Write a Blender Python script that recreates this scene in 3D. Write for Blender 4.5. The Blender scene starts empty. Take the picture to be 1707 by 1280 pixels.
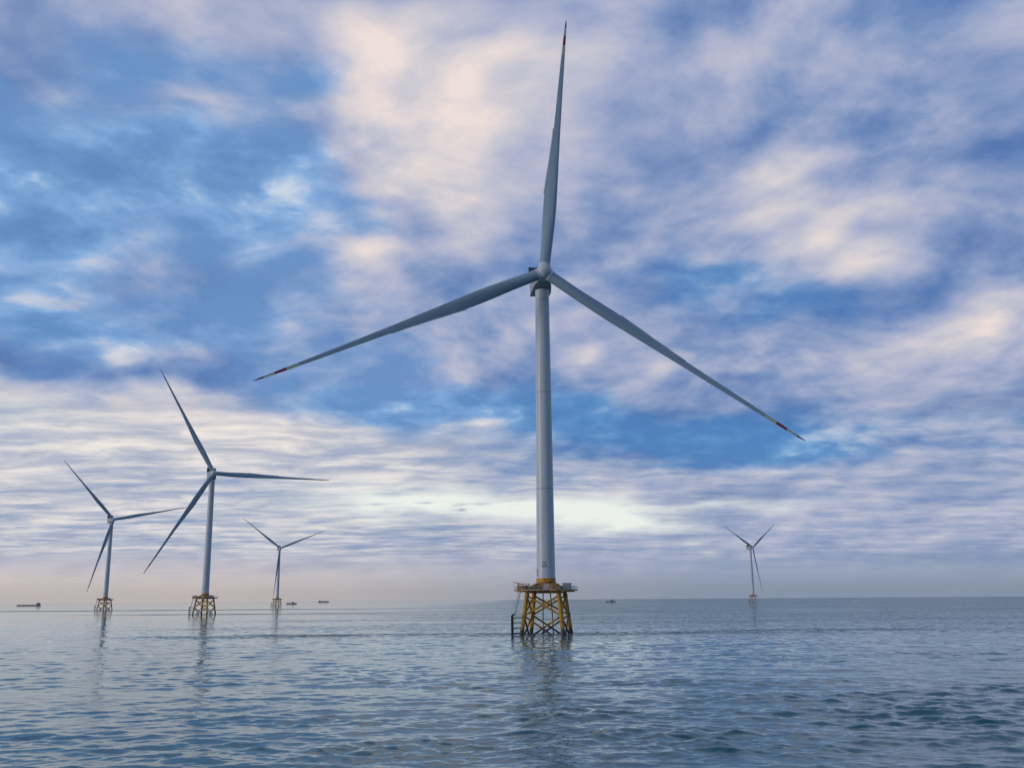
import bpy, bmesh, math, random
import numpy as np
from mathutils import Vector, Matrix

R = math.radians
PI = math.pi
sc = bpy.context.scene
col = sc.collection

# ------------------------------------------------------------------ camera
cam = bpy.data.cameras.new("camera")
cam.sensor_width = 36.0
cam.lens = 36.0 * 1620.0 / 1707.0
cam.clip_start = 0.5
cam.clip_end = 40000.0
cam_o = bpy.data.objects.new("camera", cam)
col.objects.link(cam_o)
PITCH, ROLL, CAM_H = R(12.46), R(0.4), 10.41
cam_o.matrix_world = (Matrix.Translation((0, 0, CAM_H)) @ Matrix.Rotation(PI / 2 + PITCH, 4, 'X')
                      @ Matrix.Rotation(-ROLL, 4, 'Z'))
sc.camera = cam_o

# ------------------------------------------------------------------ light, exposure
sc.view_settings.view_transform = 'Standard'
sc.view_settings.look = 'None'
sc.view_settings.exposure = 0.0
sc.view_settings.gamma = 1.0
sc.cycles.use_denoising = True
sc.cycles.max_bounces = 6
sc.cycles.volume_bounces = 0
sc.cycles.sample_clamp_indirect = 4.0

SUN_EL, SUN_AZ = R(9.0), R(-112.0)        # azimuth from +Y, clockwise seen from above
sun_dir = Vector((math.sin(SUN_AZ) * math.cos(SUN_EL), math.cos(SUN_AZ) * math.cos(SUN_EL), math.sin(SUN_EL)))
sun = bpy.data.lights.new("sun", 'SUN')
sun.energy = 0.75
sun.angle = R(12)
sun.color = (1.0, 0.93, 0.84)
sun_o = bpy.data.objects.new("sun", sun)
sun_o.rotation_euler = (-sun_dir).to_track_quat('-Z', 'Y').to_euler()
sun_o.location = sun_dir * 500 + Vector((0, 0, 300))
col.objects.link(sun_o)


class NT:
    """small helper that writes node maths as calls"""
    def __init__(self, tree):
        self.t = tree
        tree.nodes.clear()

    def put(self, sock, v):
        if isinstance(v, bpy.types.NodeSocket):
            self.t.links.new(v, sock)
        elif v is not None:
            if hasattr(sock.default_value, '__len__') and not hasattr(v, '__len__'):
                v = (v, v, v)
            if hasattr(sock.default_value, '__len__') and len(sock.default_value) == 4 and len(v) == 3:
                v = (*v, 1.0)
            sock.default_value = v

    def node(self, kind, **ins):
        n = self.t.nodes.new(kind)
        for k, v in ins.items():
            if k.startswith('_'):
                setattr(n, k[1:], v)
        for k, v in ins.items():
            if not k.startswith('_'):
                self.put(n.inputs[k.replace('__', ' ')], v)
        return n

    def m(self, op, a, b=0.0, c=0.0, clamp=False):
        n = self.t.nodes.new('ShaderNodeMath')
        n.operation = op
        n.use_clamp = clamp
        for i, v in enumerate((a, b, c)):
            self.put(n.inputs[i], v)
        return n.outputs[0]

    def add(self, a, b): return self.m('ADD', a, b)
    def sub(self, a, b): return self.m('SUBTRACT', a, b)
    def mul(self, a, b): return self.m('MULTIPLY', a, b)

    def vm(self, op, a, b=(0, 0, 0), out=0):
        n = self.t.nodes.new('ShaderNodeVectorMath')
        n.operation = op
        self.put(n.inputs[0], a)
        self.put(n.inputs[1], b)
        return n.outputs[out]

    def xyz(self, x, y, z=0.0):
        return self.node('ShaderNodeCombineXYZ', X=x, Y=y, Z=z).outputs[0]

    def ss(self, x, lo, hi, a=0.0, b=1.0):
        n = self.t.nodes.new('ShaderNodeMapRange')
        n.interpolation_type = 'SMOOTHSTEP'
        for i, v in enumerate((x, lo, hi, a, b)):
            self.put(n.inputs[i], v)
        return n.outputs[0]

    def noise(self, vec, scale, detail=4.0, rough=0.5, dist=0.0, out=0):
        n = self.node('ShaderNodeTexNoise', Vector=vec, Scale=scale, Detail=detail, Roughness=rough, Distortion=dist)
        return n.outputs[out]

    def mix(self, f, a, b):
        n = self.t.nodes.new('ShaderNodeMix')
        n.data_type = 'RGBA'
        self.put(n.inputs[0], f)
        self.put(n.inputs[6], a)
        self.put(n.inputs[7], b)
        return n.outputs[2]

    def ramp(self, f, stops):
        n = self.t.nodes.new('ShaderNodeValToRGB')
        e = n.color_ramp.elements
        while len(e) < len(stops):
            e.new(0.5)
        for s, (p, c) in zip(e, stops):
            s.position = p
            s.color = (*c, 1.0)
        self.put(n.inputs[0], f)
        return n.outputs[0]


def srgb(r, g, b):
    f = lambda v: v / 255 / 12.92 if v / 255 <= .04045 else ((v / 255 + .055) / 1.055) ** 2.4
    return (f(r), f(g), f(b))


# ------------------------------------------------------------------ sky
world = bpy.data.worlds.new("World")
sc.world = world
world.use_nodes = True
W = NT(world.node_tree)
dirv = W.node('ShaderNodeTexCoord').outputs['Generated']
sep = W.node('ShaderNodeSeparateXYZ', Vector=dirv)
dx, dy, dz = sep.outputs
zc = W.m('MAXIMUM', dz, 0.0)
az = W.mul(W.m('ARCTAN2', dx, dy), 180 / PI)               # degrees, + to the right
el = W.mul(W.m('ARCSINE', dz), 180 / PI)
inv = W.m('DIVIDE', 1.0, W.add(zc, 0.045))
plane = W.xyz(W.mul(dx, inv), W.mul(dy, inv), 0.0)          # the far cloud deck as a flat sheet overhead
inv2 = W.m('DIVIDE', 1.0, W.add(zc, 0.24))
puff = W.xyz(W.mul(dx, inv2), W.mul(dy, inv2), W.mul(zc, 1.2))  # nearer clouds stand taller than a sheet
wob = W.vm('SUBTRACT', W.noise(puff, 4.0, 3.0, .5, 0, 1), (.5, .5, .5))
wsep = W.node('ShaderNodeSeparateXYZ', Vector=wob)
lowk = W.ss(el, 2, 25, .25, 1.0)                            # clouds flatten towards the horizon
azw = W.add(az, W.mul(wsep.outputs[0], 9.0))
elw = W.add(el, W.mul(W.mul(wsep.outputs[1], 7.0), lowk))
ae = W.xyz(azw, elw, 0.0)


def blobs(items):
    """sum of soft patches of the deck: (azimuth, elevation, half width, half height, amount), degrees"""
    tot = None
    for a, e, wa, we, k in items:
        d = W.vm('MULTIPLY', W.vm('SUBTRACT', ae, (a, e, 0)), (1 / wa, 1 / we, 0))
        q = W.vm('DOT_PRODUCT', d, d, 1)
        g = W.mul(W.m('EXPONENT', W.mul(q, -1.0)), k)
        tot = g if tot is None else W.add(tot, g)
    return tot


#SKYDATA
COVER = [
    (-21.8, 23.2, 9.0, 3.2, -.50), (-27.5, 19.0, 5.0, 4.0, -.35), (-14.0, 22.0, 5.0, 2.6, -.35), (-10.5, 24.2, 3.0, 2.0, -.28),
    (-13.0, 29.8, 3.6, 1.2, -.38), (-24.0, 28.4, 4.0, 1.3, -.22), (-22.0, 15.0, 9.0, 1.8, -.25), (17.8, 16.8, 5.5, 1.8, -.48),
    (12.0, 18.2, 3.0, 1.2, -.30), (-5.0, 10.8, 8.0, 1.0, -.52), (9.0, 9.3, 9.0, 1.5, -.58), (18.0, 8.3, 8.0, 1.3, -.42), (3.0, 11.0, 5.0, 1.0, -.35),
    (-5.5, 28.0, 7.0, 6.0, .60), (-29.0, 29.0, 4.0, 4.0, .25), (15.8, 22.4, 5.0, 2.0, .22), (20.6, 18.9, 4.0, 1.6, .25), (26.8, 14.2, 4.0, 1.6, .25), (-6.0, 20.5, 5.0, 1.8, .25),
    (-24.0, 8.0, 11.0, 3.4, .35), (-20.0, 32.5, 8.0, 1.6, .28), (-20.4, 26.9, 3.5, 1.2, .32), (22.0, 11.8, 7.0, 1.5, .22), (12.0, 29.0, 10.0, 4.0, .18)]
BRIGHT = [
    (-8.5, 31.0, 5.0, 3.4, .46), (-5.2, 26.5, 5.0, 3.8, .36), (-.5, 31.5, 6.0, 3.0, .28), (-20.4, 26.9, 3.2, 1.1, .48), (-25.0, 32.0, 6.0, 1.6, .22),
    (16.5, 31.6, 4.5, 1.6, .26), (11.8, 27.4, 3.0, 1.4, .20), (15.8, 22.4, 4.2, 1.6, .38), (20.6, 18.9, 3.6, 1.5, .42), (26.8, 14.2, 3.5, 1.7, .44),
    (-6.0, 20.5, 4.5, 1.6, .30), (-10.8, 20.0, 3.0, 1.5, .22), (3.5, 13.8, 2.2, 1.1, .38), (-25.0, 10.0, 9.0, 1.6, .48), (-16.0, 9.0, 7.0, 1.5, .36),
    (-9.0, 9.3, 6.0, .8, .38), (-24.0, 6.0, 9.0, 1.6, .30), (20.7, 12.2, 6.0, .9, .22), (14.0, 13.0, 3.0, .8, .22), (-23.2, 13.8, 3.0, .6, .26),
    (-13.0, 13.8, 3.0, 1.0, .20), (-25.0, 12.7, 9.0, .8, -.35), (-22.0, 16.5, 8.0, 2.0, -.18), (28.0, 21.5, 3.2, 4.0, -.20), (28.0, 29.5, 4.0, 1.6, -.14),
    (22.0, 25.0, 5.0, 2.5, -.16), (13.0, 30.0, 13.0, 5.0, .14), (6.0, 24.0, 6.0, 4.0, .10), (17.5, 16.5, 5.0, 1.8, -.28), (-6.0, 11.0, 8.0, 1.0, -.26), (8.0, 9.2, 10.0, 1.8, -.32), (10.0, 25.0, 4.0, 2.0, -.12)]
GAP = [(-6.0, 5.6, 5.5, .8, 1.1), (2.0, 5.1, 4.5, .6, 1.1), (6.5, 4.3, 3.5, .7, 1.1), (12.0, 5.0, 4.0, .25, .5), (-29.0, 9.8, 5.0, .9, .25)]
#END

n_big = W.noise(puff, 2.5, 7, .53, .2)
n_fine = W.noise(puff, 8.5, 4.5, .52, .3)
sun_off = (-.05, -.035, 0.0)
n_lit = W.noise(W.vm('ADD', puff, sun_off), 2.5, 7, .53, .2)
relief = W.sub(n_big, n_lit)
body = W.add(W.mul(W.sub(n_big, .5), 1.3), W.mul(W.sub(n_fine, .5), .65))
cover_v = W.add(W.add(W.add(W.ss(az, -8, 6, .62, .74), W.ss(el, 8, 3.5, 0, .35)), body), W.mul(blobs(COVER), .9))
cover = W.ss(cover_v, .0, 1.0)
bright_v = W.add(W.add(.33, W.mul(body, .50)), W.add(W.mul(relief, 2.0), W.mul(blobs(BRIGHT), .95)))
cloud_front = W.ramp(W.m('ADD', bright_v, 0.0, clamp=True), [
    (0.0, srgb(88, 120, 176)), (.28, srgb(132, 152, 194)), (.50, srgb(168, 176, 205)), (.74, srgb(202, 200, 211)), (1.0, srgb(238, 223, 218))])
# rippled altocumulus deck far away over the horizon
rip_p = W.vm('ADD', plane, W.vm('MULTIPLY', wob, (.45, .45, 0)))
rip = W.add(W.mul(W.noise(W.vm('MULTIPLY', rip_p, (.6, 1.0, 1.0)), 3.6, 7.0, .64, .15), .58),
            W.mul(W.noise(W.vm('MULTIPLY', rip_p, (.5, 1.0, 1.0)), 1.15, 4.0, .55, .2), .42))
rip_on = W.mul(W.ss(elw, 12.5, 9.0), W.ss(elw, 1.2, 3.0))
rip_on = W.mul(rip_on, W.ss(W.add(az, W.mul(wsep.outputs[0], 20)), 16, -12, .38, 1.0))
rip_c = W.ramp(W.ss(rip, .36, .64), [(0.0, srgb(142, 162, 192)), (.45, srgb(194, 198, 208)), (1.0, srgb(250, 242, 232))])
cloud = W.mix(W.mul(rip_on, .74), cloud_front, rip_c)

sky = W.node('ShaderNodeTexSky', _sky_type='NISHITA', _sun_disc=False, _sun_elevation=SUN_EL, _sun_rotation=SUN_AZ,
             _air_density=1.0, _dust_density=.6, _ozone_density=5.0)
bg_sky = W.node('ShaderNodeBackground', Color=W.mix(1.0, sky.outputs[0], W.vm('MULTIPLY', sky.outputs[0], (.95, 1.0, 1.12))), Strength=0.15)
# pale gap of clear evening sky under the deck
gap = W.m('MULTIPLY', blobs(GAP), W.ss(rip, .30, .46), clamp=True)
cloud = W.mix(gap, cloud, srgb(238, 243, 237))
# murk above the horizon: pinkish to the left, grey blue to the right
lr = W.ss(az, -20, 14)
murk = W.mix(lr, srgb(222, 209, 202), srgb(156, 168, 188))
murk_lo = W.mix(lr, srgb(202, 190, 184), srgb(138, 152, 170))
murk = W.mix(W.ss(el, 1.6, .2), murk, murk_lo)
hz = W.ss(W.add(el, W.mul(W.sub(rip, .5), 2.4)), 3.2, .7)
murk = W.mix(W.mul(W.ss(rip, .42, .6), W.ss(el, .8, 3.0, .0, .55)), murk, W.mix(lr, srgb(232, 222, 214), srgb(186, 194, 206)))
cloud = W.mix(W.mul(hz, .94), cloud, murk)
cover = W.m('MAXIMUM', cover, W.m('MAXIMUM', hz, gap))
# the deck is thick and unlit behind and above the viewer, bright to the left where the low sun is
back = W.ss(dy, .45, -.25)
left = W.ss(dx, .25, -.8)
up = W.ss(el, 36, 62)
dark_c = W.mix(left, srgb(76, 106, 144), srgb(176, 186, 206))
cloud = W.mix(W.m('MAXIMUM', W.mul(back, .9), W.mul(up, .75)), cloud, dark_c)
cover = W.m('MAXIMUM', cover, W.m('MAXIMUM', W.mul(back, .9), W.mul(up, .8)))
# even the gaps are veiled by thin, torn blue cloud
wisp = W.add(W.add(W.mul(W.sub(n_big, .5), 1.6), W.mul(W.sub(n_fine, .5), 1.7)), W.add(.42, W.mul(relief, 3.0)))
wisp = W.add(wisp, W.mul(W.sub(bright_v, .45), .35))
veil = W.ramp(wisp, [(0.0, srgb(106, 148, 200)), (.35, srgb(120, 162, 211)), (.62, srgb(138, 178, 224)), (1.0, srgb(204, 218, 234))])
veil_lo = W.ramp(wisp, [(0.0, srgb(78, 124, 184)), (.5, srgb(96, 146, 200)), (1.0, srgb(150, 186, 222))])
veil = W.mix(W.ss(az, -6, 6), veil, veil_lo)
cloud = W.mix(W.mul(W.ss(cover, .95, .05), W.ss(el, 2.5, 8.5, .35, 1.0)), cloud, veil)
cover = W.ss(cover, -.6, .3)
bg_cloud = W.node('ShaderNodeBackground', Color=cloud, Strength=1.0)
mx = W.node('ShaderNodeMixShader', Fac=cover)
W.t.links.new(bg_sky.outputs[0], mx.inputs[1])
W.t.links.new(bg_cloud.outputs[0], mx.inputs[2])
wo = W.node('ShaderNodeOutputWorld')
W.t.links.new(mx.outputs[0], wo.inputs[0])
world.cycles.sampling_method = 'MANUAL'
world.cycles.sample_map_resolution = 512


# ------------------------------------------------------------------ materials
def material(name, build):
    mt = bpy.data.materials.new(name)
    mt.use_nodes = True
    t = NT(mt.node_tree)
    out = t.node('ShaderNodeOutputMaterial')
    build(t, out)
    return mt


def simple(name, colour, rough=.5, metal=0.0, vary=.08, scale=.6, dirt=None, dirt_amt=.0, bump=0.0):
    def b(t, out):
        co = t.node('ShaderNodeTexCoord').outputs['Object']
        n = t.noise(co, scale, 5, .6)
        c = t.mix(t.ss(n, .3, .7), tuple(v * (1 - vary) for v in colour), tuple(min(1, v * (1 + vary)) for v in colour))
        if dirt:
            s = t.noise(t.vm('MULTIPLY', co, (1.6, 1.6, .35)), scale * 2.2, 6, .65)
            c = t.mix(t.ss(s, .62 - dirt_amt * .25, .78 - dirt_amt * .2), c, dirt)
        p = t.node('ShaderNodeBsdfPrincipled', Base__Color=c, Roughness=t.ss(n, .2, .8, rough * .85, min(1, rough * 1.15)), Metallic=metal)
        if bump:
            p2 = t.node('ShaderNodeBump', Height=n, Strength=bump, Distance=.02)
            t.put(p.inputs['Normal'], p2.outputs[0])
        t.put(out.inputs[0], p.outputs[0])
    return material(name, b)


BLADE_R = 95.7


def blade_mat(t, out):
    co = t.node('ShaderNodeTexCoord').outputs['Object']
    z = t.node('ShaderNodeSeparateXYZ', Vector=co).outputs[2]
    s = t.m('DIVIDE', z, BLADE_R)
    n = t.noise(t.vm('MULTIPLY', co, (1, 1, .12)), .9, 5, .6)
    base = t.mix(t.ss(n, .3, .7), (.25, .34, .41), (.31, .40, .475))
    red, pale = (.30, .008, .03), (.46, .52, .36)
    c = t.mix(t.m('GREATER_THAN', s, .852), base, pale)
    c = t.mix(t.m('GREATER_THAN', s, .893), c, red)
    c = t.mix(t.m('GREATER_THAN', s, .932), c, pale)
    c = t.mix(t.m('GREATER_THAN', s, .967), c, (.14, .010, .025))
    p = t.node('ShaderNodeBsdfPrincipled', Base__Color=c, Roughness=.42)
    t.put(out.inputs[0], p.outputs[0])


def tower_mat(t, out):
    co = t.node('ShaderNodeTexCoord').outputs['Object']
    z = t.node('ShaderNodeSeparateXYZ', Vector=co).outputs[2]
    n = t.noise(t.vm('MULTIPLY', co, (1, 1, .08)), .8, 5, .6)
    c = t.mix(t.ss(n, .3, .7), (.54, .56, .59), (.62, .64, .66))
    # weld seams between the rolled cans, and grime near the bottom flange
    fr = t.m('FRACT', t.m('DIVIDE', z, 3.1))
    seam = t.m('LESS_THAN', fr, .012)
    c = t.mix(t.mul(seam, .35), c, (.36, .38, .40))
    joint = t.m('LESS_THAN', t.m('FRACT', t.m('DIVIDE', t.sub(z, 13.0), 30.3)), .009)
    c = t.mix(t.mul(joint, .7), c, (.24, .26, .28))
    g = t.noise(t.vm('MULTIPLY', co, (2.5, 2.5, .2)), 1.0, 5, .7)
    c = t.mix(t.mul(t.ss(g, .52, .75), .14), c, (.42, .40, .36))
    p = t.node('ShaderNodeBsdfPrincipled', Base__Color=c, Roughness=.38)
    t.put(out.inputs[0], p.outputs[0])


def yellow_mat(rusty):
    def b(t, out):
        co = t.node('ShaderNodeTexCoord').outputs['Object']
        n = t.noise(co, .5, 6, .6)
        c = t.mix(t.ss(n, .3, .7), (.55, .262, .007), (.65, .325, .012))
        r = t.noise(t.vm('MULTIPLY', co, (1, 1, .4)), 1.1, 7, .68)
        c = t.mix(t.ss(r, .52 - rusty, .72 - rusty), c, (.10, .032, .010))
        # weed and wet steel in the splash zone, world height
        wz = t.node('ShaderNodeSeparateXYZ', Vector=t.node('ShaderNodeNewGeometry').outputs['Position']).outputs[2]
        sp = t.ss(t.add(wz, t.mul(t.sub(r, .5), 2.0)), 2.9, 1.0)
        c = t.mix(t.mul(sp, .92), c, (.035, .028, .016))
        p = t.node('ShaderNodeBsdfPrincipled', Base__Color=c, Roughness=.55)
        bp = t.node('ShaderNodeBump', Height=r, Strength=.3, Distance=.03)
        t.put(p.inputs['Normal'], bp.outputs[0])
        t.put(out.inputs[0], p.outputs[0])
    return b


M = {
    'blade': material('blade_paint', blade_mat),
    'tower': material('tower_paint', tower_mat),
    'shell': simple('shell_paint', (.62, .64, .66), .4, vary=.05),
    'nacelle': simple('nacelle_paint', (.40, .41, .43), .45, vary=.06),
    'yellow': material('yellow_steel', yellow_mat(.02)),
    'rusty': material('rusty_yellow_steel', yellow_mat(.12)),
    'grate': simple('deck_steel', (.20, .17, .12), .7, vary=.2, dirt=(.08, .05, .03), dirt_amt=.5),
    'galv': simple('galvanised_steel', (.42, .43, .43), .5, .3, vary=.1),
    'dark': simple('dark_steel', (.025, .027, .03), .5, vary=.2),
    'grey': simple('grey_cabinet_paint', (.34, .35, .37), .5, vary=.06, dirt=(.2, .14, .1), dirt_amt=.2),
    'pale': simple('pale_cabinet_paint', (.55, .50, .42), .5, vary=.06, dirt=(.22, .12, .06), dirt_amt=.3),
    'ink': simple('emblem_paint', (.03, .05, .10), .5, vary=.05),
    'hull': simple('hull_paint', (.20, .16, .17), .6, vary=.2, scale=.05),
    'hull_blue': simple('blue_hull_paint', (.15, .16, .18), .6, vary=.2, scale=.05),
    'white': simple('superstructure_paint', (.30, .30, .31), .5, vary=.06, scale=.1),
    'cargo': simple('cargo_hatch_paint', (.16, .08, .06), .6, vary=.2, scale=.1),
    'glass': simple('dark_glass', (.02, .025, .03), .15, vary=.1),
}


# ------------------------------------------------------------------ mesh helpers
def box(bm, c, s, rz=0.0, mat=None):
    mtx = Matrix.Translation(c) @ Matrix.Rotation(rz, 4, 'Z') @ (mat or Matrix.Identity(4)) @ Matrix.Diagonal((*s, 1))
    return bmesh.ops.create_cube(bm, size=1.0, matrix=mtx)['verts']


def tube(bm, a, b, r0, r1=None, n=14):
    a, b = Vector(a), Vector(b)
    d = b - a
    q = d.to_track_quat('Z', 'Y').to_matrix().to_4x4()
    bmesh.ops.create_cone(bm, cap_ends=True, segments=n, radius1=r0, radius2=r0 if r1 is None else r1, depth=d.length,
                          matrix=Matrix.Translation((a + b) / 2) @ q)


def lathe(bm, prof, n=48, mtx=Matrix.Identity(4), cap=True):
    rings = []
    for r, z in prof:
        rings.append([bm.verts.new(mtx @ Vector((r * math.cos(2 * PI * i / n), r * math.sin(2 * PI * i / n), z))) for i in range(n)])
    for A, B in zip(rings, rings[1:]):
        for i in range(n):
            bm.faces.new((A[i], A[(i + 1) % n], B[(i + 1) % n], B[i]))
    if cap:
        bm.faces.new(rings[0][::-1])
        bm.faces.new(rings[-1])


def mesh_from(name, bm, m, smooth=True, angle=35, bevel=0.0):
    if bevel:
        bmesh.ops.bevel(bm, geom=list(bm.edges), offset=bevel, segments=2, affect='EDGES', profile=.6)
    bmesh.ops.recalc_face_normals(bm, faces=bm.faces)
    me = bpy.data.meshes.new(name)
    bm.to_mesh(me)
    bm.free()
    me.materials.append(m)
    if smooth:
        me.polygons.foreach_set('use_smooth', [True] * len(me.polygons))
        try:
            me.set_sharp_from_angle(angle=R(angle))
        except Exception:
            pass
    return me


def link(name, me, parent=None, mtx=None):
    o = bpy.data.objects.new(name, me)
    col.objects.link(o)
    if parent is not None:
        o.parent = parent
    if mtx is not None:
        o.matrix_local = mtx
    return o


def thing(name, label, cat, loc, rz=0.0, group=None):
    o = bpy.data.objects.new(name, None)
    col.objects.link(o)
    o.empty_display_size = 2
    o.location = loc
    o.rotation_euler = (0, 0, rz)
    o['label'] = label
    o['category'] = cat
    if group:
        o['group'] = group
    return o


# ------------------------------------------------------------------ sea
def make_sea():
    rng = np.random.default_rng(11)
    ratio = 1.0036
    rr = [6.0, 12.0, 18.0, 24.0, 28.0, 32.0]
    while rr[-1] < 260:
        rr.append(rr[-1] * ratio)
    while rr[-1] < 1800:
        rr.append(rr[-1] * 1.006)
    while rr[-1] < 11600:
        rr.append(rr[-1] * 1.03)
    rr = np.array(rr)
    fr = np.radians(np.arange(-40, 40.01, .105))
    bk = np.radians(np.arange(43, 318, 3.0))
    th = np.concatenate([fr, bk])
    nr, nt = len(rr), len(th)
    rg, tg = np.meshgrid(rr, th, indexing='ij')
    x, y = rg * np.sin(tg), rg * np.cos(tg)
    z = np.zeros_like(x)
    ox, oy = np.zeros_like(x), np.zeros_like(x)
    dr = np.gradient(rr)[:, None] * np.ones((1, nt))
    dt = rg * np.gradient(th)[None, :]
    front = np.abs(tg) < R(40.5)
    front &= tg < R(41)
    # gust pattern makes rougher and calmer patches
    gust = np.zeros_like(x)
    for k in range(26):
        a = PI / 2 + rng.normal(0, .9)
        L = 9 * 12 ** rng.random()
        gust += np.sin((x * math.cos(a) * .45 + y * math.sin(a)) * 2 * PI / L + x * rng.uniform(-.06, .06) * 6 / L + rng.uniform(0, 6))
    gust = np.clip(np.exp(.45 * gust / math.sqrt(13)), .45, 1.7)
    # a fresher breeze on the near right, calmer water to the left
    gust *= .60 + .95 / (1 + np.exp(-(x - .2 * y + 12) / 20)) * (.45 + .55 / (1 + np.exp((y - 190) / 40)))
    for k in range(230):
        L = .8 * 40 ** (rng.random() ** 1.5)
        a = PI / 2 + rng.normal(0, .55 if L < 8 else .4) + .12
        kx, ky = math.cos(a) * 2 * PI / L, math.sin(a) * 2 * PI / L
        slope = .0150 if L < 3.5 else .0150 * (3.5 / L) ** 1.0
        amp = slope * L / (2 * PI) * rng.uniform(.5, 1.4)
        ph = rng.uniform(0, 2 * PI)
        cell = np.maximum(dr * abs(math.sin(a)), dt * abs(math.cos(a)))
        w = np.clip((L / np.maximum(cell, 1e-6) - 2.4) / 2.4, 0, 1) * front
        arg = kx * x + ky * y + ph
        z += amp * w * np.sin(arg) * (gust if L < 6 else 1)
        q = .85 * amp * w * (gust if L < 6 else 1)
        ox += q * math.cos(a) * np.cos(arg)
        oy += q * math.sin(a) * np.cos(arg)
    co = np.stack([x + ox, y + oy, z], -1).reshape(-1, 3)
    co = np.vstack([co, [[0, 0, 0]]])
    i = np.arange(nr - 1)[:, None]
    j = np.arange(nt)[None, :]
    j2 = (j + 1) % nt
    f = np.stack([i * nt + j, (i + 1) * nt + j, (i + 1) * nt + j2, i * nt + j2], -1).reshape(-1, 4)[:, ::-1]
    cen = len(co) - 1
    jj = np.arange(nt)
    tri = np.stack([np.full(nt, cen), (jj + 1) % nt, jj], -1)
    me = bpy.data.meshes.new('sea')
    me.vertices.add(len(co))
    me.vertices.foreach_set('co', co.astype(np.float32).ravel())
    nl = len(f) * 4 + len(tri) * 3
    me.loops.add(nl)
    me.loops.foreach_set('vertex_index', np.concatenate([f.ravel(), tri.ravel()]).astype(np.int32))
    me.polygons.add(len(f) + len(tri))
    st = np.concatenate([np.arange(len(f)) * 4, len(f) * 4 + np.arange(len(tri)) * 3])
    me.polygons.foreach_set('loop_start', st.astype(np.int32))
    me.polygons.foreach_set('use_smooth', np.ones(len(st), bool))
    me.update(calc_edges=True)
    me.validate()
    return me


def water(t, out):
    pos = t.node('ShaderNodeNewGeometry').outputs['Position']
    s = t.node('ShaderNodeSeparateXYZ', Vector=pos)
    px, py = s.outputs[0], s.outputs[1]
    # tidal wakes: bands of churned, rougher water trailing off the foundations
    wig = t.mul(t.sub(t.noise(t.xyz(px, 0, 0), .008, 4, .6), .5), 1.6)
    ragged = t.noise(t.vm('MULTIPLY', pos, (.02, .06, 1)), 1.0, 5, .6)
    wake = None
    for y0, slope, w, x0, x1, amp, k in ((303, .05, 13, -95, 78, 26, 1.0), (800, .02, 26, -330, -110, 20, .9),
                                         (1190, .02, 55, -760, -180, 20, .9), (330, -.03, 10, 60, 130, 30, .5)):
        d = t.m('DIVIDE', t.sub(py, t.add(t.add(y0, t.mul(px, slope)), t.mul(wig, amp))), w)
        g = t.m('EXPONENT', t.mul(t.mul(d, d), -1.0))
        e = (x1 - x0) * .22
        g = t.mul(t.mul(g, t.mul(t.ss(px, x0 - e, x0 + e), t.ss(px, x1 + e, x1 - e))), k)
        wake = g if wake is None else t.m('MAXIMUM', wake, g)
    wake = t.mul(wake, t.ss(ragged, .32, .62, .12, 1.0))
    gust = t.noise(t.vm('MULTIPLY', pos, (.006, .018, 0)), 1.0, 3, .55)
    n1 = t.noise(t.vm('MULTIPLY', pos, (.42, 1.0, .5)), 1.2, 4, .6, .6)
    n2 = t.noise(t.vm('MULTIPLY', pos, (.8, 1.3, .5)), 3.4, 3, .6, .5)
    n3 = t.noise(t.vm('MULTIPLY', pos, (.5, 1.0, .5)), .22, 3, .55, .5)
    far = t.ss(t.vm('LENGTH', pos, out=1), 60, 550)         # takes over where the modelled waves thin out
    hgt = t.add(t.add(t.mul(n1, .022), t.mul(n2, .005)), t.mul(n3, .03))
    breeze = t.ss(t.add(px, t.mul(t.sub(gust, .5), 260)), -230, 110, .13, 1.9)
    st = t.add(t.mul(breeze, t.ss(gust, .3, .7, .6, 1.25)), t.mul(wake, 1.0))
    bp = t.node('ShaderNodeBump', Height=t.mul(hgt, st), Strength=1.0, Distance=1.0)
    # slopes of the waves too small for the mesh, added straight to the normal
    sl = t.add(t.mul(far, t.mul(breeze, t.ss(gust, .3, .7, .75, 1.6))), t.mul(wake, 7.0))
    w1 = t.vm('SUBTRACT', t.noise(t.vm('MULTIPLY', pos, (.5, 1.0, .5)), .55, 3, .6, .4, 1), (.5, .5, .5))
    w2 = t.vm('SUBTRACT', t.noise(t.vm('MULTIPLY', pos, (.6, 1.0, .5)), 2.6, 3, .6, .3, 1), (.5, .5, .5))
    k3 = t.xyz(t.mul(sl, .7), sl, 0.0)
    nrm = t.vm('ADD', bp.outputs[0], t.vm('ADD', t.vm('MULTIPLY', w1, k3), t.vm('MULTIPLY', w2, t.xyz(t.mul(breeze, .09), t.add(.07, t.mul(breeze, .10)), 0.0))))
    nrm = t.vm('NORMALIZE', nrm)
    c = t.mix(t.noise(t.vm('MULTIPLY', pos, (.01, .02, 0)), 1.0, 3, .5), (.005, .085, .104), (.008, .108, .122))
    body_ = t.node('ShaderNodeBsdfDiffuse', Color=c, Normal=nrm)
    shine = t.node('ShaderNodeBsdfGlossy', Color=(.93, .995, .985), Roughness=t.add(.02, t.mul(wake, .12)), Normal=nrm)
    fr = t.node('ShaderNodeFresnel', IOR=1.6, Normal=nrm)
    mx_ = t.node('ShaderNodeMixShader', Fac=fr.outputs[0])
    t.t.links.new(body_.outputs[0], mx_.inputs[1])
    t.t.links.new(shine.outputs[0], mx_.inputs[2])
    t.put(out.inputs[0], mx_.outputs[0])


sea_me = make_sea()
sea_me.materials.append(material('sea_water', water))
sea = link('sea', sea_me)
sea['kind'] = 'structure'


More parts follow.
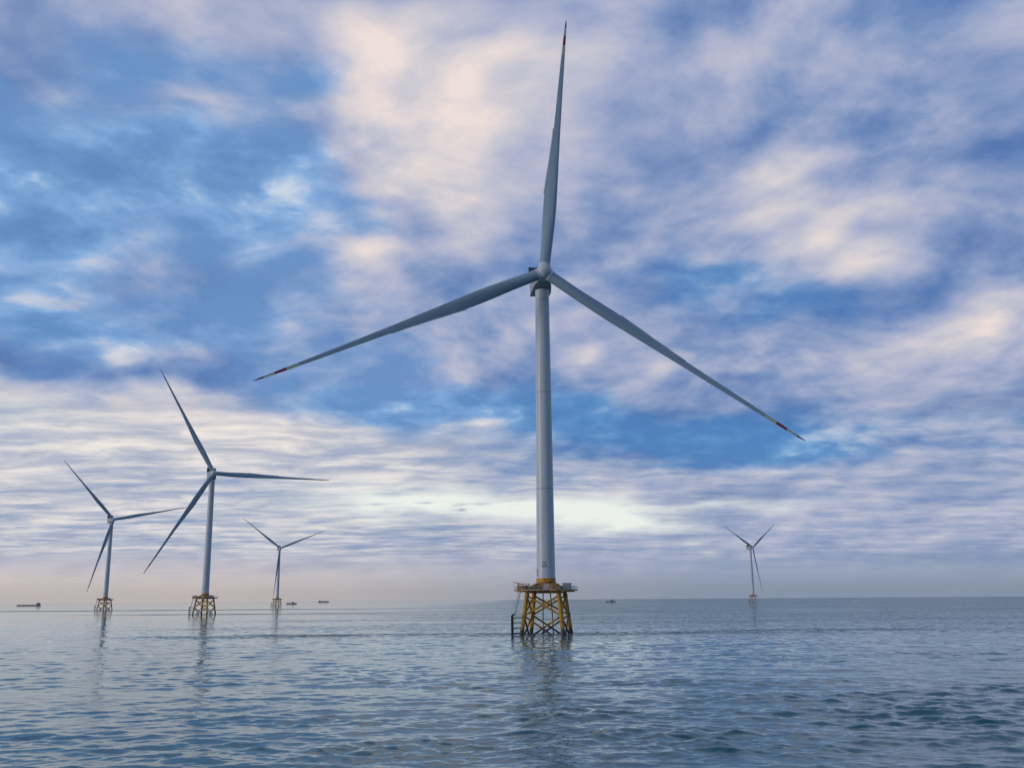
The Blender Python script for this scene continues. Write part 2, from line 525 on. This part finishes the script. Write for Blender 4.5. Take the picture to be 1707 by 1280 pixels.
# ------------------------------------------------------------------ wind turbine part meshes
HUB_H, OVERHANG, TILT, CONE, PREBEND = 110.7, 6.55, R(6.9), R(1.0), 1.9
T_BASE, T_TOP = 16.4, 107.4
JY = R(-14.0)


def blade_mesh():
    # span fraction, leading edge, trailing edge, thickness ratio, twist
    st = [(0, 1.72, -1.72, 1.0, 0), (.03, 1.73, -1.73, .97, 4), (.07, 1.80, -1.74, .86, 9), (.12, 1.95, -1.82, .70, 12), (.18, 2.12, -2.02, .53, 12),
          (.24, 2.16, -2.20, .41, 10.5), (.30, 2.0, -2.16, .34, 8.5), (.36, 1.82, -1.86, .30, 7), (.42, 1.64, -1.48, .27, 5.6), (.50, 1.40, -1.12, .25, 4.2),
          (.58, 1.20, -.92, .235, 3), (.66, 1.00, -.82, .22, 2), (.74, .82, -.74, .21, 1.2), (.82, .66, -.64, .20, .6), (.90, .48, -.50, .19, 0),
          (.95, .36, -.38, .18, -.4), (.98, .24, -.26, .18, -.8), (.995, .10, -.14, .2, -1), (1.0, .02, -.05, .3, -1)]
    A = np.array(st)
    ss = np.concatenate([np.linspace(0, .94, 60), np.linspace(.95, 1, 10)])
    n = 28
    bm = bmesh.new()
    rings = []

    def row(s):
        return [np.interp(s, A[:, 0], A[:, k]) for k in range(1, 5)]
    # smooth the tables a little
    for s in ss:
        v = np.mean([row(min(1, max(0, s + d))) for d in ((-.02, 0, .02) if .03 < s < .93 else (0,))], axis=0)
        le, te, tc, tw = v
        ch = le - te
        blend = np.clip((tc - .36) / .55, 0, 1) ** .8
        ring = []
        for i in range(n):
            u = 2 * PI * i / n
            xc = .5 * (1 + math.cos(u))                 # 0 = leading edge, 1 = trailing edge
            naca = 5 * tc * (.2969 * math.sqrt(xc) - .126 * xc - .3516 * xc ** 2 + .2843 * xc ** 3 - .1036 * xc ** 4)
            yt = (1 - blend) * naca + blend * .5 * tc * abs(math.sin(u))
            sg = 1 if u < PI else -1
            yy = (sg * yt + (1 - blend) * .02 * 4 * xc * (1 - xc)) * ch
            xx = le - xc * ch
            a = R(tw)
            X, Y = xx * math.cos(a) + yy * math.sin(a), -xx * math.sin(a) + yy * math.cos(a)
            ring.append(bm.verts.new((X, Y - PREBEND * s * s, s * BLADE_R)))
        rings.append(ring)
    for P, Q in zip(rings, rings[1:]):
        for i in range(n):
            bm.faces.new((P[i], P[(i + 1) % n], Q[(i + 1) % n], Q[i]))
    bm.faces.new(rings[0][::-1])
    bm.faces.new(rings[-1])
    blade = mesh_from('blade', bm, M['blade'], angle=50)
    # serrated noise strip along the trailing edge
    bm = bmesh.new()
    zs = np.linspace(.29, .55, 70)
    for a, b in zip(zs, zs[1:]):
        va, vb = row(a), row(b)
        pts = []
        for s, v, ex in ((a, va, 0), (b, vb, 0), ((a + b) / 2, va, .52)):
            te = v[1] + .12 - ex
            an = R(v[3])
            for off in (-.02, .02):
                yy = .02 + off
                pts.append(bm.verts.new((te * math.cos(an) + yy * math.sin(an), -te * math.sin(an) + yy * math.cos(an) - PREBEND * s * s, s * BLADE_R)))
        p = pts
        for q in ((0, 2, 4), (5, 3, 1), (0, 1, 3, 2), (2, 3, 5, 4), (4, 5, 1, 0)):
            bm.faces.new([p[k] for k in q])
    return blade, mesh_from('serrated_strip', bm, M['dark'], smooth=False)


def hub_mesh():
    bm = bmesh.new()
    # axis along -Y (upwind); built along Z and turned
    mt = Matrix.Rotation(PI / 2, 4, 'X')
    prof = [(.35 * k, z) for k, z in ()]
    prof = [(1.9, -2.3), (2.30, -2.1), (2.42, -1.2), (2.46, 0), (2.40, .9), (2.22, 1.6), (1.90, 2.2), (1.45, 2.65), (.9, 2.95), (.4, 3.07), (.02, 3.1)]
    lathe(bm, prof, 48, mt)
    # root collars the blades plug into
    for k in range(3):
        q = 2 * PI * k / 3
        d = Vector((math.sin(q), 0, math.cos(q)))
        tube(bm, d * 1.2, d * 2.75, 1.95, 1.86, 40)
    return mesh_from('hub', bm, M['shell'])


def nacelle_mesh():
    # local: rotor towards -Y, y = 0 at the tower axis
    bm = bmesh.new()
    secs = [(-4.1, 1.7, -1.6, 1.7), (-3.4, 2.3, -2.0, 2.3), (-1.2, 2.9, -2.4, 3.0), (3.0, 3.3, -2.8, 3.4), (7.2, 3.25, -2.5, 3.4), (8.4, 2.9, -1.9, 3.1)]
    rings = []
    for y, hw, z0, z1 in secs:
        rings.append([bm.verts.new(v) for v in ((-hw, y, z0), (hw, y, z0), (hw, y, z1), (-hw, y, z1))])
    for A, B in zip(rings, rings[1:]):
        for i in range(4):
            bm.faces.new((A[i], A[(i + 1) % 4], B[(i + 1) % 4], B[i]))
    bm.faces.new(rings[0])
    bm.faces.new(rings[-1][::-1])
    body = mesh_from('nacelle', bm, M['nacelle'], bevel=.35)
    bm = bmesh.new()
    # cooler: framed radiators standing across the rear roof
    for x in (-3.5, -1.9, 0, 1.9, 3.5):
        box(bm, (x, 6.0, 5.25), (.22, .5, 3.9))
    for z in (3.55, 7.15):
        box(bm, (0, 6.0, z), (7.3, .42, .24))
    cool = mesh_from('cooler_frame', bm, M['dark'], smooth=False)
    bm = bmesh.new()
    for x0 in (-3.36, -1.76, .14, 2.04):
        w = 1.3
        for k in range(12):
            box(bm, (x0 + w / 2, 6.0, 3.8 + k * .28), (w, .28, .20), mat=Matrix.Rotation(R(28), 4, 'X'))
    rad = mesh_from('radiator', bm, M['dark'], smooth=False)
    bm = bmesh.new()
    for x in (-1.2, 1.2):
        tube(bm, (x, 7.6, 3.3), (x, 7.6, 7.4), .05, n=6)
        box(bm, (x, 7.6, 7.45), (.5, .08, .12))
    tube(bm, (-1.2, 7.6, 6.3), (1.2, 7.6, 6.3), .04, n=6)
    mast = mesh_from('weather_mast', bm, M['galv'], smooth=False)
    return body, cool, rad, mast


def tower_meshes():
    bm = bmesh.new()
    prof = []
    for k in range(31):
        s = k / 30
        prof.append((2.81 + (2.20 - 2.81) * s ** 1.05, T_BASE + (T_TOP - T_BASE) * s))
    lathe(bm, prof, 64)
    tower = mesh_from('tower', bm, M['tower'])
    # round emblem painted on the side turned to the viewer: a ring, a wave inside and a swallow-wing above
    bm = bmesh.new()
    zc, rad = 20.2, 2.795
    cen = math.atan2(-1, -.20)

    def strip(pts, w):
        prev = None
        for i, (u, v) in enumerate(pts):
            a = pts[max(0, i - 1)]
            b = pts[min(len(pts) - 1, i + 1)]
            d = Vector((b[0] - a[0], b[1] - a[1])).normalized()
            nn = Vector((-d.y, d.x)) * w / 2
            row = []
            for sgn in (1, -1):
                for off in (.006, .02):
                    uu, vv = u + nn.x * sgn, v + nn.y * sgn
                    an = cen + uu / rad
                    row.append(bm.verts.new(((rad + off) * math.cos(an), (rad + off) * math.sin(an), zc + vv)))
            if prev:
                bm.faces.new((prev[1], prev[3], row[3], row[1]))
                bm.faces.new((prev[0], row[0], row[2], prev[2]))
                bm.faces.new((prev[0], prev[1], row[1], row[0]))
                bm.faces.new((prev[2], row[2], row[3], prev[3]))
            prev = row
    strip([(.62 * math.cos(t), .62 * math.sin(t)) for t in np.linspace(-PI * .15, PI * 1.15, 30)], .16)
    strip([(x, -.10 + .10 * math.sin(x * 5)) for x in np.linspace(-.55, .55, 16)], .16)
    strip([(x, -.42 + .06 * math.sin(x * 5)) for x in np.linspace(-.62, .62, 16)], .12)
    strip([(-.62, .86), (-.3, 1.12), (0, .92), (.3, 1.12), (.62, .86)], .14)
    emblem = mesh_from('emblem', bm, M['ink'], smooth=False)
    bm = bmesh.new()
    for dz in (0,):
        an = R(-160)
        c = Vector((2.80 * math.cos(an), 2.80 * math.sin(an), 18.1))
        box(bm, c, (.14, .95, 2.2), rz=an)
    door = mesh_from('door', bm, M['grey'], bevel=.03)
    bm = bmesh.new()
    lathe(bm, [(2.86, 15.35), (2.98, 15.36), (2.98, 15.62), (2.90, 15.66), (2.90, 16.18), (3.0, 16.2), (3.0, 16.42), (2.84, 16.43)], 56)
    flange = mesh_from('flange', bm, M['yellow'])
    return tower, emblem, door, flange


LEG_TOP, LEG_LOW = 4.75, 6.25           # half spacing at z = 12.4 and at the water


def half(z):
    return LEG_LOW + (LEG_TOP - LEG_LOW) * z / 12.4


def corner(i, z):
    sx, sy = ((-1, -1), (1, -1), (1, 1), (-1, 1))[i]
    h = half(z)
    return Vector((sx * h, sy * h, z))


def jacket_meshes():
    out = []
    for i in range(4):
        bm = bmesh.new()
        tube(bm, corner(i, -7), corner(i, 13.9), .62, .60, 20)
        tube(bm, corner(i, 13.9), corner(i, 14.05), .72, .72, 20)
        for z in (5.75, 11.3):
            tube(bm, corner(i, z - .55), corner(i, z + .55), .70, .70, 20)
        out.append(('leg', mesh_from('leg', bm, M['yellow'])))
    for i in range(4):
        j = (i + 1) % 4
        for a, b, za, zb in ((i, j, 5.6, 11.3), (j, i, 5.6, 11.3), (i, j, 5.5, -2.4), (j, i, 5.5, -2.4)):
            bm = bmesh.new()
            A, B = corner(a, za), corner(b, zb)
            d = (B - A).normalized()
            # one brace of each crossing passes a hand's breadth outside the other
            tube(bm, A + d * .3, B - d * .3, .29 if a == i else .285, n=12)
            out.append(('brace', mesh_from('brace', bm, M['rusty'] if zb < 0 else M['yellow'])))
    # transition piece: can in the middle, four sloping box arms to the leg heads
    bm = bmesh.new()
    lathe(bm, [(2.6, 12.95), (3.05, 13.0), (3.05, 14.6), (2.88, 15.34)], 48)
    can = mesh_from('transition_can', bm, M['rusty'])
    arms = []
    for i in range(4):
        bm = bmesh.new()
        c = corner(i, 13.2)
        d = Vector((c.x, c.y, 0)).normalized()
        sd = Vector((-d.y, d.x, 0))
        L = Vector((c.x, c.y, 0)).length
        prof = [(2.5, 12.98, 15.05, .85), (3.4, 12.98, 15.0, .85), (L - .5, 12.98, 13.7, .72), (L + .35, 12.98, 13.45, .72)]
        rings = []
        for u, z0, z1, w in prof:
            rings.append([bm.verts.new(v) for v in (d * u - sd * w + Vector((0, 0, z0)), d * u + sd * w + Vector((0, 0, z0)),
                                                    d * u + sd * w + Vector((0, 0, z1)), d * u - sd * w + Vector((0, 0, z1)))])
        for A, B in zip(rings, rings[1:]):
            for k in range(4):
                bm.faces.new((A[k], A[(k + 1) % 4], B[(k + 1) % 4], B[k]))
        bm.faces.new(rings[0])
        bm.faces.new(rings[-1][::-1])
        # stiffener ribs
        for u in (4.2, 5.2):
            box(bm, d * u + Vector((0, 0, 13.6)), (.08, 2.0, 1.2), rz=math.atan2(d.y, d.x))
        arms.append(mesh_from('arm', bm, M['rusty'], smooth=False))
    return out, can, arms


DECK = [(9.0, -4.3), (9.0, 4.3), (4.8, 8.4), (-4.8, 8.4), (-9.0, 4.3), (-9.0, -4.3), (-4.8, -8.4), (4.8, -8.4)]


def deck_meshes():
    bm = bmesh.new()
    lo = [bm.verts.new((x, y, 12.72)) for x, y in DECK]
    hi = [bm.verts.new((x, y, 12.92)) for x, y in DECK]
    bm.faces.new(lo[::-1])
    bm.faces.new(hi)
    for i in range(8):
        bm.faces.new((lo[i], lo[(i + 1) % 8], hi[(i + 1) % 8], hi[i]))
    deck = mesh_from('deck', bm, M['rusty'], smooth=False)
    bm = bmesh.new()
    for y in (-4.75, 4.75):
        box(bm, (0, y, 12.36), (9.0, .55, .70))
        box(bm, (0, y * 1.52, 12.55), (14.0, .2, .32))
    for x in (-4.75, 4.75):
        box(bm, (x, 0, 12.37), (.50, 8.9, .66))
        box(bm, (x * 1.6, 0, 12.56), (.2, 12.0, .30))
    for x in (-2, 2):
        box(bm, (x, 0, 12.57), (.18, 15.5, .26))
    beams = mesh_from('deck_beams', bm, M['rusty'], smooth=False)
    bm = bmesh.new()
    for i in range(8):
        a, b = Vector((*DECK[i], 0)) * .985, Vector((*DECK[(i + 1) % 8], 0)) * .985
        n = max(2, round((b - a).length / 1.4))
        for k in range(n):
            p = a.lerp(b, k / n)
            tube(bm, p + Vector((0, 0, 12.9)), p + Vector((0, 0, 14.05)), .035, n=6)
        for z, r in ((14.05, .04), (13.67, .03), (13.3, .03)):
            tube(bm, a + Vector((0, 0, z)), b + Vector((0, 0, z)), r, n=6)
        d = (b - a)
        box(bm, (a + b) / 2 + Vector((0, 0, 13.02)), (d.length, .02, .18), rz=math.atan2(d.y, d.x))
    rail = mesh_from('railing', bm, M['galv'], smooth=False)
    return deck, beams, rail


def equipment_meshes():
    bm = bmesh.new()
    box(bm, (0, 0, .98), (2.5, 2.3, 1.9))
    for x in np.linspace(-1.0, 1.0, 6):
        box(bm, (x, -1.18, .98), (.10, .06, 1.6))
    box(bm, (0, 0, 1.99), (2.64, 2.44, .10))
    cab = mesh_from('switchgear_cabinet', bm, M['grey'], smooth=False)
    bm = bmesh.new()
    box(bm, (0, 0, .85), (1.5, .9, 1.66))
    for x in (-.5, -.17, .17, .5):
        box(bm, (x, -.47, .9), (.05, .05, 1.3))
    box(bm, (0, 0, 1.72), (1.6, 1.0, .08))
    locker = mesh_from('locker', bm, M['pale'], smooth=False)
    bm = bmesh.new()
    for x in (-1.7, 1.7):
        for y in (-.8, .8):
            box(bm, (x, y, .95), (.16, .16, 1.9))
    for z in (.14, 1.84):
        for y in (-.8, .8):
            box(bm, (0, y, z), (3.24, .14, .14))
        for x in (-1.7, 1.7):
            box(bm, (x, 0, z + .002), (.13, 1.44, .13))
    box(bm, (-.5, 0, .8), (1.8, 1.2, 1.16))
    tube(bm, (.9, 0, .25), (.9, 0, 1.5), .42, n=16)
    frame = mesh_from('tank_frame', bm, M['rusty'], smooth=False)
    bm = bmesh.new()
    tube(bm, (0, 0, 0), (0, 0, 1.9), .20, .17, 12)
    tube(bm, (0, 0, 1.8), (-2.9, -.4, 2.5), .14, .09, 10)
    tube(bm, (0, 0, .7), (-1.3, -.18, 2.05), .07, n=8)
    tube(bm, (-2.8, -.39, 2.45), (-2.8, -.39, 1.6), .03, n=6)
    box(bm, (-2.8, -.39, 1.5), (.16, .16, .24))
    crane = mesh_from('davit_crane', bm, M['yellow'], smooth=False)
    return cab, locker, frame, crane


def landing_meshes():
    # at the near left leg, in jacket coordinates
    fx, fy = -8.95, -6.9
    fend = []
    for k in (-1, 1):
        bm = bmesh.new()
        y = fy + k * .95
        x = fx - .10 * k
        tube(bm, (x, y, -3), (x, y, 5.6), .21, n=14)
        tube(bm, (x, y, 5.6), (x + .8, y + .25, 6.1), .2, .16, 12)
        fend.append(mesh_from('fender', bm, M['dark']))
    bm = bmesh.new()
    for z in (.5, 2.0, 3.5, 4.9):
        A = corner(0, z)
        for k in (-1, 1):
            tube(bm, (fx - .10 * k, fy + k * .95, z), (A.x, A.y + .25 * k, z + .1), .13, n=8)
    for k in (-.32, .32):
        tube(bm, (fx + .35, fy + k, -1), (fx + .35, fy + k, 5.7), .05, n=6)
    for z in np.arange(-.6, 5.6, .35):
        tube(bm, (fx + .35, fy - .32, z), (fx + .35, fy + .32, z), .03, n=6)
    ladder = mesh_from('landing_ladder', bm, M['dark'], smooth=False)
    bm = bmesh.new()
    box(bm, (-7.75, -6.85, 5.55), (2.5, 2.0, .14))
    for x, y in ((-8.9, -7.8), (-6.6, -7.8), (-8.9, -5.9)):
        tube(bm, (x, y, 5.6), (x, y, 6.7), .04, n=6)
    for z in (6.15, 6.7):
        tube(bm, (-8.9, -7.8, z), (-6.6, -7.8, z), .035, n=6)
        tube(bm, (-8.9, -7.8, z), (-8.9, -5.9, z), .035, n=6)
    rest = mesh_from('rest_platform', bm, M['galv'], smooth=False)
    bm = bmesh.new()
    a, b = Vector((-8.2, -6.3, 5.6)), Vector((-6.3, -5.6, 13.9))
    sd = Vector((.35, -.9, 0)).normalized()
    for k in (-.38, .38):
        tube(bm, a + sd * k, b + sd * k, .10, n=6)
    n = 24
    for i in range(n):
        p = a.lerp(b, i / n)
        tube(bm, p - sd * .38, p + sd * .38, .03, n=6)
    outw = Vector((-.9, -.35, 0)).normalized()
    hoops = []
    for i in range(4, n, 2):
        p = a.lerp(b, i / n)
        pts = [p + sd * (.40 * math.cos(t)) + outw * (.75 * math.sin(t)) for t in np.linspace(0, PI, 9)]
        for q, s in zip(pts, pts[1:]):
            tube(bm, q, s, .05, n=5)
        hoops.append(pts)
    for k in (2, 4, 6):
        for A, B in zip(hoops, hoops[1:]):
            tube(bm, A[k], B[k], .025, n=5)
    cage = mesh_from('caged_ladder', bm, M['galv'], smooth=False)
    bm = bmesh.new()
    for dx_ in (-1.2, 1.0):
        pts = [(dx_, 1.0, 12.4), (dx_ * 1.3, 2.2, 6.0), (dx_ * 1.5, 3.0, -3)]
        for p, q in zip(pts, pts[1:]):
            tube(bm, p, q, .17, n=10)
    jt = mesh_from('cable_tube', bm, M['rusty'])
    return fend, ladder, rest, cage, jt


BLADE, STRIP = blade_mesh()
HUB = hub_mesh()
NAC, COOL, RAD, MAST = nacelle_mesh()
TOWER, EMBLEM, DOOR, FLANGE = tower_meshes()
JACKET, CAN, ARMS = jacket_meshes()
DECKM, BEAMS, RAIL = deck_meshes()
CAB, LOCKER, FRAME, CRANE = equipment_meshes()
FENDERS, LLAD, REST, CAGE, JTUBE = landing_meshes()


def wind_turbine(label, x, y, yaw, phase):
    root = thing('wind_turbine', label, 'wind turbine', (x, y, 0), 0, 'offshore wind turbines')
    J = Matrix.Rotation(JY, 4, 'Z')
    for name, me in JACKET:
        link(name, me, root, J)
    can = link('transition_piece', CAN, root, J)
    for a in ARMS:
        link('support_arm', a, can)
    deck = link('deck', DECKM, root, J)
    link('deck_beams', BEAMS, deck)
    link('railing', RAIL, deck)
    P = lambda px, py, rz=0: J @ Matrix.Translation((px, py, 12.93)) @ Matrix.Rotation(rz, 4, 'Z')
    link('switchgear_cabinet', CAB, root, P(6.9, -2.6, R(6)))
    link('locker', LOCKER, root, P(1.6, -6.6, 0))
    link('tank_frame', FRAME, root, P(-5.6, -6.0, R(4)))
    link('davit_crane', CRANE, root, P(-7.4, 1.0, 0))
    land = link('boat_landing', LLAD, root, J)
    for f_ in FENDERS:
        link('fender', f_, land)
    link('rest_platform', REST, root, J)
    link('caged_ladder', CAGE, root, J)
    link('cable_tube', JTUBE, root, J)
    tw = link('tower', TOWER, root)
    fl = link('flange', FLANGE, tw)
    link('emblem', EMBLEM, tw)
    link('door', DOOR, tw)
    # machine head, turned into the wind
    Y = Matrix.Rotation(yaw, 4, 'Z')
    nm = Matrix.Translation((0, 0, HUB_H - .15)) @ Y @ Matrix.Rotation(-TILT * .55, 4, 'X')
    nac = link('nacelle', NAC, root, nm)
    cf = link('cooler', COOL, nac)
    link('radiator', RAD, nac)
    link('weather_mast', MAST, nac)
    a = Vector((math.sin(yaw) * math.cos(TILT), -math.cos(yaw) * math.cos(TILT), math.sin(TILT)))
    r = Vector((math.cos(yaw), math.sin(yaw), 0))
    u = a.cross(r) * -1 if a.cross(r).z < 0 else a.cross(r)
    hc = Vector((0, 0, HUB_H)) + a * OVERHANG

    def frame(q):
        d = math.sin(q) * r + math.cos(q) * u
        e = math.cos(q) * r - math.sin(q) * u
        m = Matrix((e, -a, d)).transposed().to_4x4()
        m.translation = hc
        return m
    link('hub', HUB, root, frame(phase))
    for k in range(3):
        m = frame(phase + k * 2 * PI / 3) @ Matrix.Rotation(CONE, 4, 'X') @ Matrix.Translation((0, 0, 0))
        b = link('blade', BLADE, root, m)
        link('serrated_strip', STRIP, b)
    return root


wind_turbine('largest and nearest grey wind turbine, on a yellow lattice foundation in the centre', 9.9, 300.0, .085, .1045)
wind_turbine('second largest wind turbine, left of the centre, one blade pointing level to the right', -245.4, 791.3, .4565, 1.5933)
wind_turbine('leftmost wind turbine, its blade tip reaching behind the larger one beside it', -507.7, 1237.3, .694, 1.3586)
wind_turbine('small distant wind turbine beside the two little ships, one blade hanging next to its tower', -464.1, 1954.9, .449, 1.1804)
wind_turbine('small distant wind turbine standing alone on the right near the horizon', 494.5, 2053.1, .632, .9895)


# ------------------------------------------------------------------ ships near the horizon
def hull_mesh(L, B, D, mat, sheer=.5, flip=1):
    bm = bmesh.new()
    rings = []
    for s in np.linspace(0, 1, 17):
        x = (s - .5) * L * flip
        w = B / 2 * min(1, (s / .06) ** .5 if s < .06 else 1) * (1 if s < .82 else max(.02, 1 - ((s - .82) / .18) ** 2))
        w = max(w, .15)
        top = D + sheer * (abs(s - .5) * 2) ** 3 * (1.8 if s > .5 else 1)
        rings.append([bm.verts.new(v) for v in ((x, -w * .8, -1.5), (x, -w, .6), (x, -w, top), (x, w, top), (x, w, .6), (x, w * .8, -1.5))])
    for A, Bq in zip(rings, rings[1:]):
        for k in range(6):
            bm.faces.new((A[k], A[(k + 1) % 6], Bq[(k + 1) % 6], Bq[k]))
    bm.faces.new(rings[0])
    bm.faces.new(rings[-1][::-1])
    return mesh_from('hull', bm, mat, angle=40)


def bm_part(name, parent, mat, fn):
    bm = bmesh.new()
    fn(bm)
    return link(name, mesh_from(name, bm, mat, smooth=False), parent)


# long bulk carrier, bridge at its right end (bow to the left)
s = thing('cargo_ship', 'long low cargo ship with its bridge at the right end, far left on the horizon', 'ship', (-1441, 2960, 0), R(4))
link('hull', hull_mesh(70, 11, 2.2, M['hull'], .5, -1), s)
bm_part('bridge', s, M['white'], lambda b: (box(b, (27, 0, 4.2), (9, 8.5, 4)), box(b, (27, 0, 7.1), (6.5, 9.5, 1.9)), box(b, (27.6, 0, 8.6), (4.2, 6, 1.1))))
bm_part('window_band', s, M['glass'], lambda b: (box(b, (23.70, 0, 7.3), (.12, 8.6, .8)), box(b, (27, -4.78, 7.3), (5.4, .1, .8))))
bm_part('funnel', s, M['hull_blue'], lambda b: tube(b, (31.5, 0, 4), (32, 0, 9.4), 1.3, 1.1, 14))
bm_part('hatch_covers', s, M['cargo'], lambda b: [box(b, (x, 0, 2.75), (10.5, 7.6, .9)) for x in (-24, -12, 0, 12)])
bm_part('foremast', s, M['galv'], lambda b: tube(b, (-30, 0, 2.5), (-30, 0, 7), .18, .12, 8))

# small supply vessel right of the distant turbine
s = thing('supply_ship', 'small dark work ship with two masts, just right of the distant turbine', 'ship', (-649, 2910, 0), R(-3))
link('hull', hull_mesh(31, 7.5, 2.3, M['hull'], .8, 1), s)
bm_part('wheelhouse', s, M['white'], lambda b: (box(b, (4.5, 0, 3.6), (7, 5.6, 2.4)), box(b, (5, 0, 5.7), (4.6, 4.8, 1.9))))
bm_part('window_band', s, M['glass'], lambda b: (box(b, (5, -2.42, 5.9), (4.0, .1, .8)), box(b, (7.32, 0, 5.9), (.1, 4.2, .8))))
bm_part('mast', s, M['dark'], lambda b: (tube(b, (4, 0, 6.5), (4, 0, 11), .22, .12, 8), tube(b, (2.6, 0, 9.4), (5.4, 0, 9.4), .1, n=6)))
bm_part('derrick', s, M['dark'], lambda b: (tube(b, (-7, 0, 2.5), (-7, 0, 8.5), .25, .18, 8), tube(b, (-7, 0, 3.2), (-13, 0, 7.6), .16, .1, 8)))
bm_part('deck_cargo', s, M['cargo'], lambda b: (box(b, (-3.6, 0, 2.8), (4, 4.6, 1.2)), box(b, (-10.6, 0, 2.7), (2.6, 4, 1.0))))

# flat barge further away
s = thing('barge', 'flat grey barge faint on the horizon between the distant turbine and the big one', 'barge', (-1040, 5450, 0), R(2))
link('hull', hull_mesh(60, 14, 4.2, M['hull_blue'], .3, 1), s)
bm_part('deckhouse', s, M['white'], lambda b: (box(b, (-20, 0, 6.2), (9, 9, 4)), box(b, (-20, 0, 8.9), (6, 7, 1.6))))
bm_part('deck_cargo', s, M['cargo'], lambda b: [box(b, (x, 0, 5.4), (8, 9, 2.2)) for x in (-6, 5, 16)])

# dark boat right of the big turbine
s = thing('workboat', 'small black boat on the horizon right of the big yellow foundation', 'boat', (276, 2830, 0), R(5))
link('hull', hull_mesh(29, 7, 1.9, M['hull_blue'], .9, -1), s)
bm_part('cabin', s, M['hull'], lambda b: (box(b, (3.2, 0, 3.1), (9, 5.2, 2.2)), box(b, (3.0, 0, 5.0), (5.4, 4.4, 1.7))))
bm_part('window_band', s, M['glass'], lambda b: (box(b, (.25, 0, 5.15), (.1, 3.8, .7)), box(b, (3, -2.22, 5.15), (4.6, .1, .7))))
bm_part('mast', s, M['dark'], lambda b: tube(b, (4, 0, 5.8), (4, 0, 8.6), .18, .1, 8))

# ------------------------------------------------------------------ haze over the water
HAZE = 1.6e-5
if HAZE > 0:
    bm = bmesh.new()
    box(bm, (0, 0, 110.0), (23400, 23400, 226.0))
    hm = bpy.data.materials.new('haze_air')
    hm.use_nodes = True
    t = NT(hm.node_tree)
    out = t.node('ShaderNodeOutputMaterial')
    pv = t.node('ShaderNodeVolumePrincipled', Color=(.86, .88, .92), Density=HAZE, Anisotropy=.2)
    t.put(out.inputs['Volume'], pv.outputs[0])
    hz_o = link('haze', mesh_from('haze', bm, hm, smooth=False))
    hz_o['kind'] = 'stuff'
